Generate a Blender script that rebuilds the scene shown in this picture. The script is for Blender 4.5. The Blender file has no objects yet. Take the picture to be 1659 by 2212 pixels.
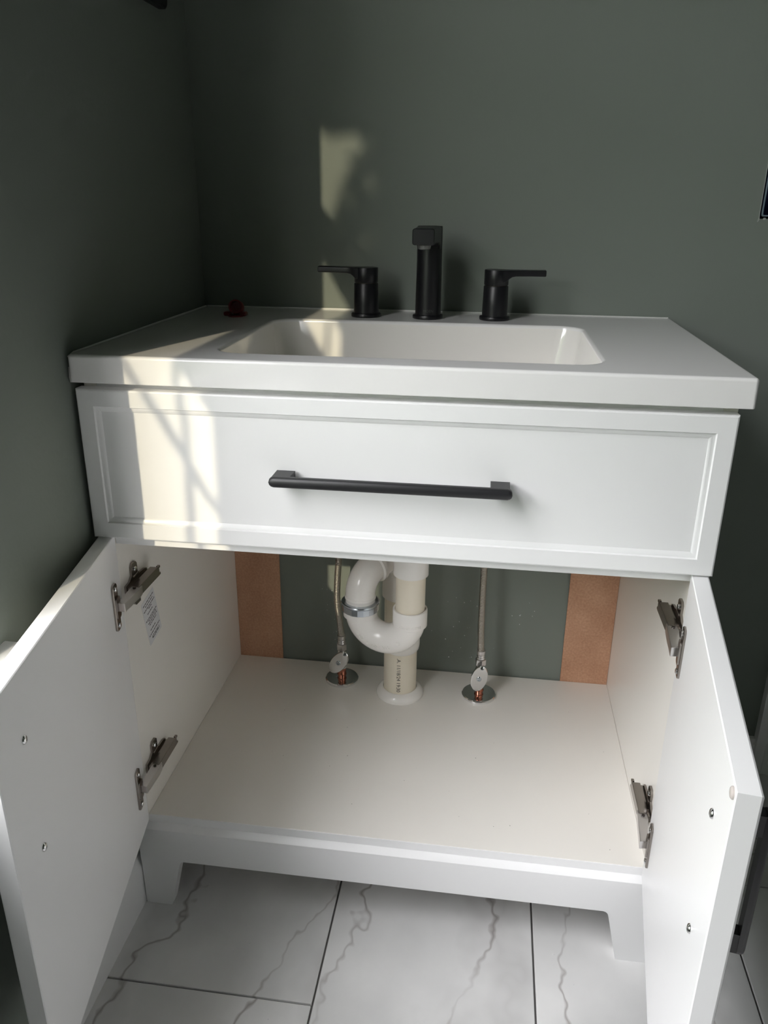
import bpy, bmesh, math, random
from mathutils import Vector, Matrix

scene = bpy.context.scene
COL = scene.collection
random.seed(7)

# ------------------------------------------------------------------ camera
def cam_axes(p, yw, r):
    c, s = math.cos, math.sin
    fw = Vector((s(yw) * c(p), c(yw) * c(p), -s(p)))
    rt = Vector((c(yw), -s(yw), 0)); up = rt.cross(fw)
    return c(r) * rt + s(r) * up, -s(r) * rt + c(r) * up, fw
R_, U_, F_ = cam_axes(0.36954, -0.13253, 0.009965)
cam_d = bpy.data.cameras.new('camera'); cam = bpy.data.objects.new('camera', cam_d); COL.objects.link(cam)
cam.matrix_world = Matrix(((R_.x, U_.x, -F_.x, 0.49026), (R_.y, U_.y, -F_.y, -1.35031), (R_.z, U_.z, -F_.z, 1.01845), (0, 0, 0, 1)))
cam_d.sensor_fit = 'VERTICAL'; cam_d.sensor_height = 24.0
cam_d.lens = 1717.03 * 24.0 / 2212.0
cam_d.clip_start = 0.01
scene.camera = cam

# ------------------------------------------------------------------ sky, sun, exposure
# bright hazy sky: an even overcast veil plus the scattered glow of the low sun
VEIL, GLOW = 22.0, 0.04
world = bpy.data.worlds.new('sky'); scene.world = world; world.use_nodes = True
wn, wl = world.node_tree.nodes, world.node_tree.links
bg = wn['Background']; bg.inputs['Strength'].default_value = 1.0
sky = wn.new('ShaderNodeTexSky'); sky.sky_type = 'NISHITA'; sky.sun_disc = False
sky.sun_elevation = math.radians(25.7); sky.sun_rotation = math.radians(195.8)
sky.air_density = 1.0; sky.dust_density = 4.0; sky.ozone_density = 1.0
gl = wn.new('ShaderNodeMix'); gl.data_type = 'RGBA'; gl.blend_type = 'MULTIPLY'; gl.inputs[0].default_value = 1.0
gl.inputs[7].default_value = (GLOW * .95, GLOW, GLOW * 1.1, 1); gl.clamp_result = False
ad = wn.new('ShaderNodeMix'); ad.data_type = 'RGBA'; ad.blend_type = 'ADD'; ad.inputs[0].default_value = 1.0; ad.clamp_result = False
# standard overcast distribution: brighter towards the zenith
wtc = wn.new('ShaderNodeTexCoord'); wsx = wn.new('ShaderNodeSeparateXYZ'); wl.new(wtc.outputs['Generated'], wsx.inputs[0])
wmr = wn.new('ShaderNodeMapRange'); wmr.inputs['From Min'].default_value = 0; wmr.inputs['From Max'].default_value = 1
wmr.inputs['To Min'].default_value = VEIL / 3; wmr.inputs['To Max'].default_value = VEIL; wl.new(wsx.outputs['Z'], wmr.inputs['Value'])
wvc = wn.new('ShaderNodeMix'); wvc.data_type = 'RGBA'; wvc.blend_type = 'MULTIPLY'; wvc.inputs[0].default_value = 1.0; wvc.clamp_result = False
wvc.inputs[7].default_value = (1.0, 0.955, 1.0, 1); wl.new(wmr.outputs['Result'], wvc.inputs[6]); wl.new(wvc.outputs[2], ad.inputs[7])
wl.new(sky.outputs['Color'], gl.inputs[6]); wl.new(gl.outputs[2], ad.inputs[6]); wl.new(ad.outputs[2], bg.inputs['Color'])
SUN_DIR = Vector((0.2826, 1.0, -0.50))          # travel direction of sunlight
sun_d = bpy.data.lights.new('sun', 'SUN'); sun = bpy.data.objects.new('sun', sun_d); COL.objects.link(sun)
sun_d.energy = 2.35; sun_d.angle = math.radians(0.53); sun_d.color = (1.0, 0.85, 0.62)
sun.rotation_euler = SUN_DIR.to_track_quat('-Z', 'Y').to_euler(); sun.location = (-1.5, -5, 3)
# window portal (sampling aid, emits nothing of its own)
WY0, WY1, WZ0, WZ1 = -0.736, -1.68, 0.583, 2.10
por_d = bpy.data.lights.new('window_portal', 'AREA'); por = bpy.data.objects.new('window_portal', por_d); COL.objects.link(por)
por_d.shape = 'RECTANGLE'; por_d.size = abs(WY1 - WY0); por_d.size_y = WZ1 - WZ0
por.matrix_world = Matrix(((0, 0, -1, -0.19), (1, 0, 0, (WY0 + WY1) / 2), (0, -1, 0, (WZ0 + WZ1) / 2), (0, 0, 0, 1)))
por_d.cycles.is_portal = True
vs = scene.view_settings
vs.view_transform = 'Standard'; vs.look = 'None'; vs.gamma = 1.0; vs.use_curve_mapping = False
vs.exposure = 0.24
scene.cycles.max_bounces = 16; scene.cycles.diffuse_bounces = 10; scene.cycles.glossy_bounces = 6

# ------------------------------------------------------------------ materials
def nodes_of(m):
    return m.node_tree.nodes, m.node_tree.links
def mat(name, col, rough=0.5, metal=0.0, spec=0.5, coat=0.0, bump=None, var=None):
    """bump=(scale, strength, distance); var=(scale, amount) gentle procedural colour variation."""
    m = bpy.data.materials.new(name); m.use_nodes = True
    N, L = nodes_of(m); b = N['Principled BSDF']
    b.inputs['Roughness'].default_value = rough; b.inputs['Metallic'].default_value = metal
    b.inputs['Specular IOR Level'].default_value = spec; b.inputs['Coat Weight'].default_value = coat
    tc = N.new('ShaderNodeTexCoord')
    nz = N.new('ShaderNodeTexNoise'); nz.inputs['Scale'].default_value = var[0] if var else 14
    nz.inputs['Detail'].default_value = 4
    L.new(tc.outputs['Object'], nz.inputs['Vector'])
    mx = N.new('ShaderNodeMix'); mx.data_type = 'RGBA'
    a = var[1] if var else 0.03
    mx.inputs[6].default_value = tuple(c * (1 - a) for c in col) + (1,)
    mx.inputs[7].default_value = tuple(min(1, c * (1 + a)) for c in col) + (1,)
    L.new(nz.outputs['Fac'], mx.inputs[0]); L.new(mx.outputs[2], b.inputs['Base Color'])
    if bump:
        bn = N.new('ShaderNodeTexNoise'); bn.inputs['Scale'].default_value = bump[0]; bn.inputs['Detail'].default_value = 3
        L.new(tc.outputs['Object'], bn.inputs['Vector'])
        bp = N.new('ShaderNodeBump'); bp.inputs['Strength'].default_value = bump[1]; bp.inputs['Distance'].default_value = bump[2]
        L.new(bn.outputs['Fac'], bp.inputs['Height']); L.new(bp.outputs['Normal'], b.inputs['Normal'])
    return m

M = {}
M['wall'] = mat('sage_green_paint', (0.212, 0.236, 0.212), 0.60, spec=0.07, bump=(160, 0.12, 0.002), var=(3, 0.04))
M['ceiling'] = mat('ceiling_paint', (0.25, 0.26, 0.25), 0.9)
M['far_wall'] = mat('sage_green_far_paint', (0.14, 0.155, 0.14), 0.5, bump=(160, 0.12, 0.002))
M['trim'] = mat('white_trim_paint', (0.82, 0.82, 0.82), 0.35, bump=(60, 0.04, 0.001))
M['cab'] = mat('white_cabinet_lacquer', (0.88, 0.88, 0.88), 0.32, spec=0.5, bump=(90, 0.03, 0.0006), var=(5, 0.015))
M['cab_in'] = mat('offwhite_melamine', (0.87, 0.845, 0.795), 0.30, bump=(120, 0.03, 0.0005), var=(6, 0.02))
M['counter'] = mat('white_cultured_marble', (0.86, 0.85, 0.84), 0.16, coat=0.15, var=(4, 0.015))
M['basin'] = mat('white_gelcoat', (0.87, 0.85, 0.81), 0.08, coat=0.3, var=(4, 0.01))
M['caulk'] = mat('white_silicone', (0.7, 0.7, 0.68), 0.5)
M['black'] = mat('matte_black_metal', (0.006, 0.006, 0.008), 0.38, spec=0.5, bump=(400, 0.03, 0.0002))
M['black_handle'] = mat('matte_black_pull', (0.018, 0.018, 0.020), 0.42, spec=0.5, bump=(500, 0.05, 0.0002))
M['aer'] = mat('grey_aerator_plastic', (0.16, 0.16, 0.16), 0.3)
M['letter_grey'] = mat('grey_engraving', (0.06, 0.06, 0.06), 0.5)
M['chrome'] = mat('chrome', (0.80, 0.80, 0.80), 0.06, metal=1.0)
M['zinc'] = mat('zinc_nut', (0.50, 0.54, 0.58), 0.22, metal=1.0, bump=(80, 0.1, 0.0006))
M['nickel'] = mat('nickel_hinge_steel', (0.33, 0.30, 0.275), 0.24, metal=1.0, var=(60, 0.15))
M['nickel_light'] = mat('bright_nickel', (0.72, 0.70, 0.69), 0.30, metal=1.0)
M['dark_steel'] = mat('dark_steel', (0.10, 0.09, 0.085), 0.4, metal=1.0)
M['copper'] = mat('copper_pipe', (0.50, 0.19, 0.125), 0.25, metal=1.0, var=(90, 0.2))
M['pvc'] = mat('white_pvc_fitting', (0.87, 0.85, 0.81), 0.20, spec=0.5, var=(20, 0.02))
M['pvc_pipe'] = mat('cream_pvc_pipe', (0.80, 0.74, 0.61), 0.33, var=(25, 0.05))
M['ink'] = mat('black_ink', (0.012, 0.012, 0.014), 0.7)
M['paper'] = mat('white_sticker', (0.72, 0.72, 0.73), 0.5)
M['red'] = mat('dark_red_plastic', (0.15, 0.006, 0.010), 0.4)
M['blue'] = mat('blue_box_plastic', (0.02, 0.035, 0.16), 0.4)
M['drywall'] = mat('raw_gypsum', (0.34, 0.36, 0.34), 0.9, bump=(200, 0.4, 0.002))
M['blue_rim'] = mat('pale_blue_rim', (0.16, 0.21, 0.25), 0.5)
M['hole'] = mat('wall_cavity', (0.01, 0.01, 0.01), 0.9)
M['bumper'] = mat('clear_rubber_bumper', (0.55, 0.50, 0.47), 0.25)
M['grout'] = mat('grey_grout', (0.16, 0.155, 0.15), 0.9, bump=(300, 0.3, 0.001), var=(40, 0.2))
M['vinyl'] = mat('white_window_vinyl', (0.78, 0.78, 0.77), 0.35)
M['ground'] = mat('lawn_ground', (0.10, 0.13, 0.06), 0.95, var=(2, 0.3))
M['bark'] = mat('tree_bark', (0.09, 0.07, 0.05), 0.9, bump=(40, 0.5, 0.01))
M['leaf'] = mat('leaf_green', (0.07, 0.12, 0.04), 0.6)

def mdf_mat():
    m = mat('brown_hardboard', (0.36, 0.205, 0.125), 0.7, bump=(250, 0.1, 0.0006))
    N, L = nodes_of(m); b = N['Principled BSDF']; tc = N['Texture Coordinate'] if 'Texture Coordinate' in N else None
    tc = [n for n in N if n.type == 'TEX_COORD'][0]
    n1 = N.new('ShaderNodeTexNoise'); n1.inputs['Scale'].default_value = 260; n1.inputs['Detail'].default_value = 6
    n2 = N.new('ShaderNodeTexNoise'); n2.inputs['Scale'].default_value = 12; n2.inputs['Detail'].default_value = 5
    L.new(tc.outputs['Object'], n1.inputs['Vector']); L.new(tc.outputs['Object'], n2.inputs['Vector'])
    r = N.new('ShaderNodeValToRGB'); r.color_ramp.elements[0].position = 0.30; r.color_ramp.elements[1].position = 0.72
    r.color_ramp.elements[0].color = (0.42, 0.21, 0.12, 1); r.color_ramp.elements[1].color = (0.68, 0.41, 0.265, 1)
    ad = N.new('ShaderNodeMath'); ad.operation = 'MULTIPLY_ADD'; ad.inputs[1].default_value = 0.5
    hf = N.new('ShaderNodeMath'); hf.operation = 'MULTIPLY'; hf.inputs[1].default_value = 0.5
    L.new(n2.outputs['Fac'], hf.inputs[0]); L.new(n1.outputs['Fac'], ad.inputs[0]); L.new(hf.outputs[0], ad.inputs[2])
    L.new(ad.outputs[0], r.inputs['Fac']); L.new(r.outputs['Color'], b.inputs['Base Color'])
    return m
M['mdf'] = mdf_mat()

def marble_mat():
    m = bpy.data.materials.new('veined_white_marble_tile'); m.use_nodes = True
    N, L = nodes_of(m); b = N['Principled BSDF']; b.inputs['Roughness'].default_value = 0.22
    tc = N.new('ShaderNodeTexCoord'); oi = N.new('ShaderNodeObjectInfo')
    sc = N.new('ShaderNodeMath'); sc.operation = 'MULTIPLY'; sc.inputs[1].default_value = 37.0
    L.new(oi.outputs['Random'], sc.inputs[0])
    cb = N.new('ShaderNodeCombineXYZ')
    L.new(sc.outputs[0], cb.inputs[0]); L.new(sc.outputs[0], cb.inputs[1])
    mp = N.new('ShaderNodeMapping'); mp.inputs['Scale'].default_value = (1.0, 0.8, 1.0); mp.inputs['Rotation'].default_value = (0, 0, 0.25)
    L.new(tc.outputs['Object'], mp.inputs['Vector'])
    ad = N.new('ShaderNodeVectorMath'); ad.operation = 'ADD'
    L.new(mp.outputs['Vector'], ad.inputs[0]); L.new(cb.outputs[0], ad.inputs[1])
    def vein(scale, width, dist, rough):
        n = N.new('ShaderNodeTexWave'); n.wave_type = 'BANDS'; n.bands_direction = 'X'; n.wave_profile = 'TRI'
        n.inputs['Scale'].default_value = scale; n.inputs['Distortion'].default_value = dist
        n.inputs['Detail'].default_value = 5; n.inputs['Detail Scale'].default_value = 1.3; n.inputs['Detail Roughness'].default_value = rough
        L.new(ad.outputs[0], n.inputs['Vector'])
        r = N.new('ShaderNodeMapRange'); r.inputs['From Min'].default_value = 1 - width; r.inputs['From Max'].default_value = 1
        L.new(n.outputs['Fac'], r.inputs['Value'])
        return r.outputs['Result']
    v1 = vein(1.7, 0.050, 5.5, 0.70); v2 = vein(1.2, 0.30, 6.5, 0.66); 
    cl = N.new('ShaderNodeTexNoise'); cl.inputs['Scale'].default_value = 5; cl.inputs['Detail'].default_value = 8; L.new(ad.outputs[0], cl.inputs['Vector'])
    mask = N.new('ShaderNodeTexNoise'); mask.inputs['Scale'].default_value = 4; L.new(ad.outputs[0], mask.inputs['Vector'])
    mr = N.new('ShaderNodeMapRange'); mr.inputs['From Min'].default_value = 0.36; mr.inputs['From Max'].default_value = 0.56; L.new(mask.outputs['Fac'], mr.inputs['Value'])
    m1 = N.new('ShaderNodeMath'); m1.operation = 'MULTIPLY'; L.new(v1, m1.inputs[0]); L.new(mr.outputs['Result'], m1.inputs[1])
    m1b = N.new('ShaderNodeMath'); m1b.operation = 'MULTIPLY'; m1b.inputs[1].default_value = 0.66; L.new(m1.outputs[0], m1b.inputs[0])
    m2 = N.new('ShaderNodeMath'); m2.operation = 'MULTIPLY'; m2.inputs[1].default_value = 0.30; L.new(v2, m2.inputs[0])
    base = N.new('ShaderNodeValToRGB'); base.color_ramp.elements[0].position = 0.3; base.color_ramp.elements[1].position = 0.7
    base.color_ramp.elements[0].color = (0.64, 0.64, 0.635, 1); base.color_ramp.elements[1].color = (0.84, 0.835, 0.825, 1)
    L.new(cl.outputs['Fac'], base.inputs['Fac'])
    x2 = N.new('ShaderNodeMix'); x2.data_type = 'RGBA'; L.new(m2.outputs[0], x2.inputs[0]); L.new(base.outputs['Color'], x2.inputs[6]); x2.inputs[7].default_value = (0.34, 0.33, 0.325, 1)
    x1 = N.new('ShaderNodeMix'); x1.data_type = 'RGBA'; L.new(m1b.outputs[0], x1.inputs[0]); L.new(x2.outputs[2], x1.inputs[6]); x1.inputs[7].default_value = (0.20, 0.165, 0.15, 1)
    L.new(x1.outputs[2], b.inputs['Base Color'])
    return m
M['tile'] = marble_mat()

def braid_mat():
    m = mat('braided_steel', (0.62, 0.58, 0.52), 0.30, metal=1.0)
    N, L = nodes_of(m); b = N['Principled BSDF']; tc = [n for n in N if n.type == 'TEX_COORD'][0]
    w = N.new('ShaderNodeTexWave'); w.wave_type = 'BANDS'; w.bands_direction = 'Z'; w.inputs['Scale'].default_value = 150
    w.inputs['Distortion'].default_value = 0.4
    L.new(tc.outputs['Object'], w.inputs['Vector'])
    bp = N.new('ShaderNodeBump'); bp.inputs['Strength'].default_value = 0.9; bp.inputs['Distance'].default_value = 0.001
    L.new(w.outputs['Fac'], bp.inputs['Height']); L.new(bp.outputs['Normal'], b.inputs['Normal'])
    return m
M['braid'] = braid_mat()

def glass_mat():
    m = bpy.data.materials.new('window_glass'); m.use_nodes = True
    N, L = nodes_of(m); N.remove(N['Principled BSDF']); out = [n for n in N if n.type == 'OUTPUT_MATERIAL'][0]
    t = N.new('ShaderNodeBsdfTransparent'); t.inputs['Color'].default_value = (0.95, 0.97, 0.96, 1)
    g = N.new('ShaderNodeBsdfGlossy'); g.inputs['Roughness'].default_value = 0.02
    x = N.new('ShaderNodeMixShader'); x.inputs[0].default_value = 0.06; L.new(t.outputs[0], x.inputs[1]); L.new(g.outputs[0], x.inputs[2])
    L.new(x.outputs[0], out.inputs['Surface'])
    return m
M['glass'] = glass_mat()

# ------------------------------------------------------------------ mesh helpers
def finish(name, bm, material, parent=None, smooth=True, angle=38, weighted=True):
    bmesh.ops.recalc_face_normals(bm, faces=bm.faces)
    me = bpy.data.meshes.new(name); bm.to_mesh(me); bm.free()
    me.materials.append(M[material])
    if smooth:
        me.shade_smooth(); me.set_sharp_from_angle(angle=math.radians(angle))
    o = bpy.data.objects.new(name, me); COL.objects.link(o)
    if smooth and weighted:
        w = o.modifiers.new('weighted_normals', 'WEIGHTED_NORMAL'); w.keep_sharp = True
    if parent: o.parent = parent
    return o
def add_box(bm, x0, x1, y0, y1, z0, z1, bevel=0.0, seg=2):
    t = bmesh.new()
    bmesh.ops.create_cube(t, size=1.0)
    for v in t.verts:
        v.co = Vector((x0 + (v.co.x + .5) * (x1 - x0), y0 + (v.co.y + .5) * (y1 - y0), z0 + (v.co.z + .5) * (z1 - z0)))
    if bevel > 0:
        bmesh.ops.bevel(t, geom=list(t.edges), offset=bevel, segments=seg, profile=0.5, affect='EDGES')
    merge(bm, t)
def merge(bm, t, M4=None):
    if M4 is not None: t.transform(M4)
    me = bpy.data.meshes.new('tmp'); t.to_mesh(me); t.free(); bm.from_mesh(me); bpy.data.meshes.remove(me)
def add_loft(bm, rings, cap0=True, cap1=True, closed=True):
    vr = [[bm.verts.new(p) for p in r] for r in rings]
    n = len(rings[0])
    for a, b in zip(vr, vr[1:]):
        for i in range(n if closed else n - 1):
            j = (i + 1) % n
            try: bm.faces.new((a[i], a[j], b[j], b[i]))
            except ValueError: pass
    if cap0: bm.faces.new(vr[0])
    if cap1: bm.faces.new(vr[-1])
    return vr
def frame_of(d):
    d = d.normalized(); a = Vector((0, 0, 1)) if abs(d.z) < 0.9 else Vector((1, 0, 0))
    u = d.cross(a).normalized(); return u, d.cross(u).normalized()
def add_tube(bm, pts, rad, n=24, cap=True):
    pts = [Vector(p) for p in pts]
    if not hasattr(rad, '__len__'): rad = [rad] * len(pts)
    rings = []; u = None
    for i, p in enumerate(pts):
        if i == 0: d = pts[1] - pts[0]
        elif i == len(pts) - 1: d = pts[-1] - pts[-2]
        else: d = (pts[i + 1] - p).normalized() + (p - pts[i - 1]).normalized()
        if d.length < 1e-9: d = pts[i] - pts[i - 1] if i else Vector((0, 0, 1))
        d.normalize()
        if u is None: u, _ = frame_of(d)
        u = (u - d * u.dot(d)).normalized(); w = d.cross(u)
        rings.append([p + rad[i] * (math.cos(2 * math.pi * k / n) * u + math.sin(2 * math.pi * k / n) * w) for k in range(n)])
    add_loft(bm, rings, cap, cap)
def add_lathe(bm, prof, origin, axis=(0, 0, 1), n=32, cap=True, phase=0.0):
    """prof = [(r, h)...] along axis"""
    o = Vector(origin); d = Vector(axis).normalized(); u, w = frame_of(d)
    rings = [[o + d * h + r * (math.cos(2 * math.pi * (k + phase) / n) * u + math.sin(2 * math.pi * (k + phase) / n) * w) for k in range(n)] for r, h in prof]
    add_loft(bm, rings, cap, cap)
def add_prism(bm, poly, f0, f1):
    """poly: 2D list; f0,f1 map (a,b)->3D for both ends"""
    add_loft(bm, [[f0(*p) for p in poly], [f1(*p) for p in poly]])
def rrect(a0, a1, b0, b1, r, n=5):
    pts = []
    for cx, cy, s in ((a1 - r, b1 - r, 0), (a0 + r, b1 - r, 1), (a0 + r, b0 + r, 2), (a1 - r, b0 + r, 3)):
        for k in range(n + 1):
            t = (s + k / n) * math.pi / 2
            pts.append((cx + r * math.cos(t), cy + r * math.sin(t)))
    return pts
def arc_pts(c, u, w, r, t0, t1, n):
    c, u, w = Vector(c), Vector(u), Vector(w)
    return [c + r * (math.cos(t0 + (t1 - t0) * k / n) * u + math.sin(t0 + (t1 - t0) * k / n) * w) for k in range(n + 1)]
def text_verts(s, size, extrude=0.0002, fn=None):
    """text as bmesh, each vertex mapped by fn(x, y, depth)"""
    cu = bpy.data.curves.new('lettering', 'FONT'); cu.body = s; cu.size = size; cu.extrude = extrude; cu.resolution_u = 3
    cu.align_x = 'CENTER'; cu.align_y = 'CENTER'
    to = bpy.data.objects.new('lettering_tmp', cu); COL.objects.link(to)
    dg = bpy.context.evaluated_depsgraph_get(); dg.update()
    me = bpy.data.meshes.new_from_object(to.evaluated_get(dg))
    bm = bmesh.new(); bm.from_mesh(me)
    bpy.data.objects.remove(to); bpy.data.curves.remove(cu); bpy.data.meshes.remove(me)
    for v in bm.verts: v.co = Vector(fn(v.co.x, v.co.y, v.co.z))
    return bm
def thing(name, label, cat, loc=(0, 0, 0), group=None):
    o = bpy.data.objects.new(name, None); COL.objects.link(o); o.location = loc; o.empty_display_size = 0.02
    o['label'] = label; o['category'] = cat
    if group: o['group'] = group
    return o
def adopt(parent, *objs):
    """parent meshes built in world coordinates to a thing that stands elsewhere"""
    bpy.context.view_layer.update()
    for o in objs:
        o.parent = parent; o.matrix_parent_inverse = parent.matrix_world.inverted()
def struct(o, label=None):
    o['kind'] = 'structure'
    if label: o['label'] = label
    return o

# ------------------------------------------------------------------ key dimensions (metres)
XW = -0.004                                  # left wall face
CW, CD, CZ, CT = 0.770, 0.482, 0.8523, 0.033  # counter width, depth, top, thickness
XD0, XD1, YD, ZD0, ZD1 = 0.0023, 0.7576, -0.4773, 0.6202, 0.8112
XI0, XI1, ZF, YF = 0.0211, 0.7440, 0.1650, -0.4591
ZAP, YAP = 0.1455, -0.4705
RX, FY, HZ = 1.95, -2.60, 2.42                # right wall, front wall, ceiling

# ------------------------------------------------------------------ the room
bm = bmesh.new(); add_box(bm, XW - 0.12, RX + .1, FY - .1, 0.12, -0.06, -0.004)
floor = struct(finish('floor', bm, 'grout', smooth=False), 'grey grout bed under marble floor tiles')
bm = bmesh.new(); TW, TL = 0.3015, 0.603
add_box(bm, -TW / 2 + .0014, TW / 2 - .0014, -TL / 2 + .0014, TL / 2 - .0014, -0.0115, 0, bevel=0.0008, seg=1)
t0 = finish('tile', bm, 'tile', floor)
first = True
for c in range(-1, 7):
    x = 0.2985 - TW / 2 + c * TW
    off = -0.602 if c % 2 == 0 else -0.3005
    for k in range(-4, 3):
        y = off - TL / 2 + k * TL
        if y - TL / 2 < FY - 0.35 or y + TL / 2 > 0.35 or x > RX + .1: continue
        # tiles that reach past a wall are cut there
        x0, x1 = max(x - TW / 2, XW - .004), min(x + TW / 2, RX + .004)
        y0, y1 = max(y - TL / 2, FY - .004), min(y + TL / 2, 0.004)
        if x1 - x0 < .02 or y1 - y0 < .02: continue
        o = t0 if first else t0.copy()
        if not first: COL.objects.link(o)
        first = False
        o.location = ((x0 + x1) / 2, (y0 + y1) / 2, 0)
        o.scale = ((x1 - x0) / TW, (y1 - y0) / TL, 1)

BX0, BX1, BZ0, BZ1 = 0.8795, 0.9410, 1.0030, 1.1080      # electrical cut-out in back wall
bm = bmesh.new()
X0, X1 = XW - .16, RX + .1
add_box(bm, X0, BX0, 0, 0.12, -.05, HZ + .05); add_box(bm, BX1, X1, 0, 0.12, -.05, HZ + .05)
add_box(bm, BX0, BX1, 0, 0.12, -.05, BZ0); add_box(bm, BX0, BX1, 0, 0.12, BZ1, HZ + .05)
add_box(bm, BX0 - .001, BX1 + .001, 0.095, 0.12, BZ0 - .001, BZ1 + .001)
struct(finish('wall_back', bm, 'wall', smooth=False), 'sage green painted wall behind the vanity')
bm = bmesh.new(); WX = XW - .16
add_box(bm, WX, XW, WY0, 0, -.05, HZ + .05); add_box(bm, WX, XW, FY, WY1, -.05, HZ + .05)
add_box(bm, WX, XW, WY1, WY0, -.05, WZ0 - .022); add_box(bm, WX, XW, WY1, WY0, WZ1, HZ + .05)
struct(finish('wall_left', bm, 'wall', smooth=False), 'dark sage green wall left of the vanity')
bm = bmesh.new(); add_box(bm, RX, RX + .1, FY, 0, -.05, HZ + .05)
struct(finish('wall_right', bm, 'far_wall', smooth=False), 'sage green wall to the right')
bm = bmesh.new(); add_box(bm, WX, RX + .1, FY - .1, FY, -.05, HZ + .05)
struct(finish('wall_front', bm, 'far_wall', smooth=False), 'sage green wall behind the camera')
bm = bmesh.new(); add_box(bm, WX, RX + .1, FY - .1, .12, HZ, HZ + .08)
struct(finish('ceiling', bm, 'ceiling', smooth=False), 'grey-green painted ceiling')

# baseboards
bm = bmesh.new()
add_prism(bm, [(XW, 0), (0.0045, 0), (0.0045, 0.066), (-.0012, 0.085), (XW, 0.088)], lambda a, b: (a, FY, b), lambda a, b: (a, 0, b))
struct(finish('baseboard_left', bm, 'trim', angle=20, weighted=False), 'white baseboard with chamfered top along left wall')
bm = bmesh.new()
add_prism(bm, [(0, 0), (-.012, 0), (-.012, .064), (-.006, .074), (0, .075)], lambda a, b: (0.775, a, b), lambda a, b: (1.030, a, b))
struct(finish('baseboard_back', bm, 'trim', angle=20, weighted=False), 'white baseboard on back wall right of the vanity')
bm = bmesh.new()
add_prism(bm, [(1.030, 0), (1.030, -.018), (1.036, -.020), (1.046, -.020), (1.050, -.014), (1.058, -.014), (1.062, -.020), (1.095, -.020), (1.100, 0)],
          lambda a, b: (a, b, 0), lambda a, b: (a, b, 2.05))
struct(finish('trim_1', bm, 'trim', angle=20, weighted=False), 'white vertical door casing with groove on back wall')

# window: stool, frame, sash, pane
win = bpy.data.objects.new('window_1', None); COL.objects.link(win); win.location = (XW, (WY0 + WY1) / 2, WZ0)
struct(win, 'white window with deep sill in left wall')
bm = bmesh.new(); add_box(bm, WX, 0.024, WY1 - .06, -0.672, WZ0 - .020, WZ0, bevel=0.004, seg=3)
w1 = finish('window_sill', bm, 'trim')
def ring_box(bm, x0, x1, y0, y1, z0, z1, w):
    add_box(bm, x0, x1, y0, y1, z0, z0 + w, .002, 1); add_box(bm, x0, x1, y0, y1, z1 - w, z1, .002, 1)
    add_box(bm, x0, x1, y0, y0 + w, z0 + w, z1 - w, .002, 1); add_box(bm, x0, x1, y1 - w, y1, z0 + w, z1 - w, .002, 1)
bm = bmesh.new(); ring_box(bm, WX, WX + .05, WY1, WY0, WZ0, WZ1, .03); w2 = finish('window_frame', bm, 'vinyl')
adopt(win, w1, w2)
for za, zb_ in ((WZ0 + .03, 1.396), (1.390, WZ1 - .03)):        # lower and upper sash, meeting rail between
    dx = 0 if za < 1 else -.004
    bm = bmesh.new(); ring_box(bm, WX + .010 + dx, WX + .042 + dx, WY1 + .03, WY0 - .03, za, zb_, .044)
    if za > 1: add_box(bm, WX + .010, WX + .034, WY1 + .05, WY0 - .05, 1.560, 1.610, .002, 1)      # horizontal glazing bar
    w3 = finish('window_sash', bm, 'vinyl')
    bm = bmesh.new(); add_box(bm, WX + .024 + dx, WX + .028 + dx, WY1 + .055, WY0 - .055, za + .025, zb_ - .025); w4 = finish('window_pane', bm, 'glass', smooth=False)
    adopt(win, w3, w4)

# ------------------------------------------------------------------ outdoors beyond the window
bm = bmesh.new(); add_box(bm, -14, WX - .002, -16, 6, -0.75, -0.60)
struct(finish('ground', bm, 'ground', smooth=False), 'lawn outside the window')
bm = bmesh.new(); hr = random.Random(5); rows = []
for i in range(60):
    y = -9 + i * .25; rows.append([(-2.9 + hr.uniform(-.06, .06), y, -.6), (-2.0 + hr.uniform(-.06, .06), y, -.6), (-1.95 + hr.uniform(-.08, .08), y, .8), (-2.05 + hr.uniform(-.08, .08), y, 1.75 + hr.uniform(-.08, .08)), (-2.5, y, 1.95 + hr.uniform(-.1, .1)), (-2.95 + hr.uniform(-.08, .08), y, 1.7)])
add_loft(bm, rows)  # unseen leafy screen, added to cut low-angle skylight on drawer and wall
struct(finish('added_hedge', bm, 'leaf', smooth=False), 'unseen green screen added outside to block low skylight')
tree = thing('garden_tree', 'bare-branched young tree outside the window', 'tree', (-0.46, -1.92, -0.60))
def back(p, t): return Vector(p) - SUN_DIR * t          # towards the sun, t in metres of depth
TT = 1.35
bm = bmesh.new()
def on_drawer(x, z): return back((x, YD, z), TT)
add_tube(bm, [(-.46, -1.92, -.60), (-.40, -1.90, .3), on_drawer(.125, .30), on_drawer(.1309, .60), on_drawer(.1306, .69), on_drawer(.1321, .75), on_drawer(.1318, .81), on_drawer(.136, .90), on_drawer(.15, 1.25)],
         [.030, .022, .008, .0055, .0055, .0050, .0050, .0045, .002], 8)
tr = finish('trunk', bm, 'bark', weighted=False)
bm = bmesh.new()
add_tube(bm, [on_drawer(.132, .7275), on_drawer(.115, .760), on_drawer(.0977, .7925), on_drawer(.085, .816), on_drawer(.0716, .8413), on_drawer(.03, .90)], [.0055, .0055, .0050, .0045, .004, .003], 8)
b1 = finish('branch', bm, 'bark', weighted=False)
bm = bmesh.new()
add_tube(bm, [on_drawer(.131, .730), on_drawer(.1448, .6993), on_drawer(.17, .66), on_drawer(.24, .63)], [.0055, .0055, .005, .003], 8)
b2 = finish('branch', bm, 'bark', weighted=False)
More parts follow.
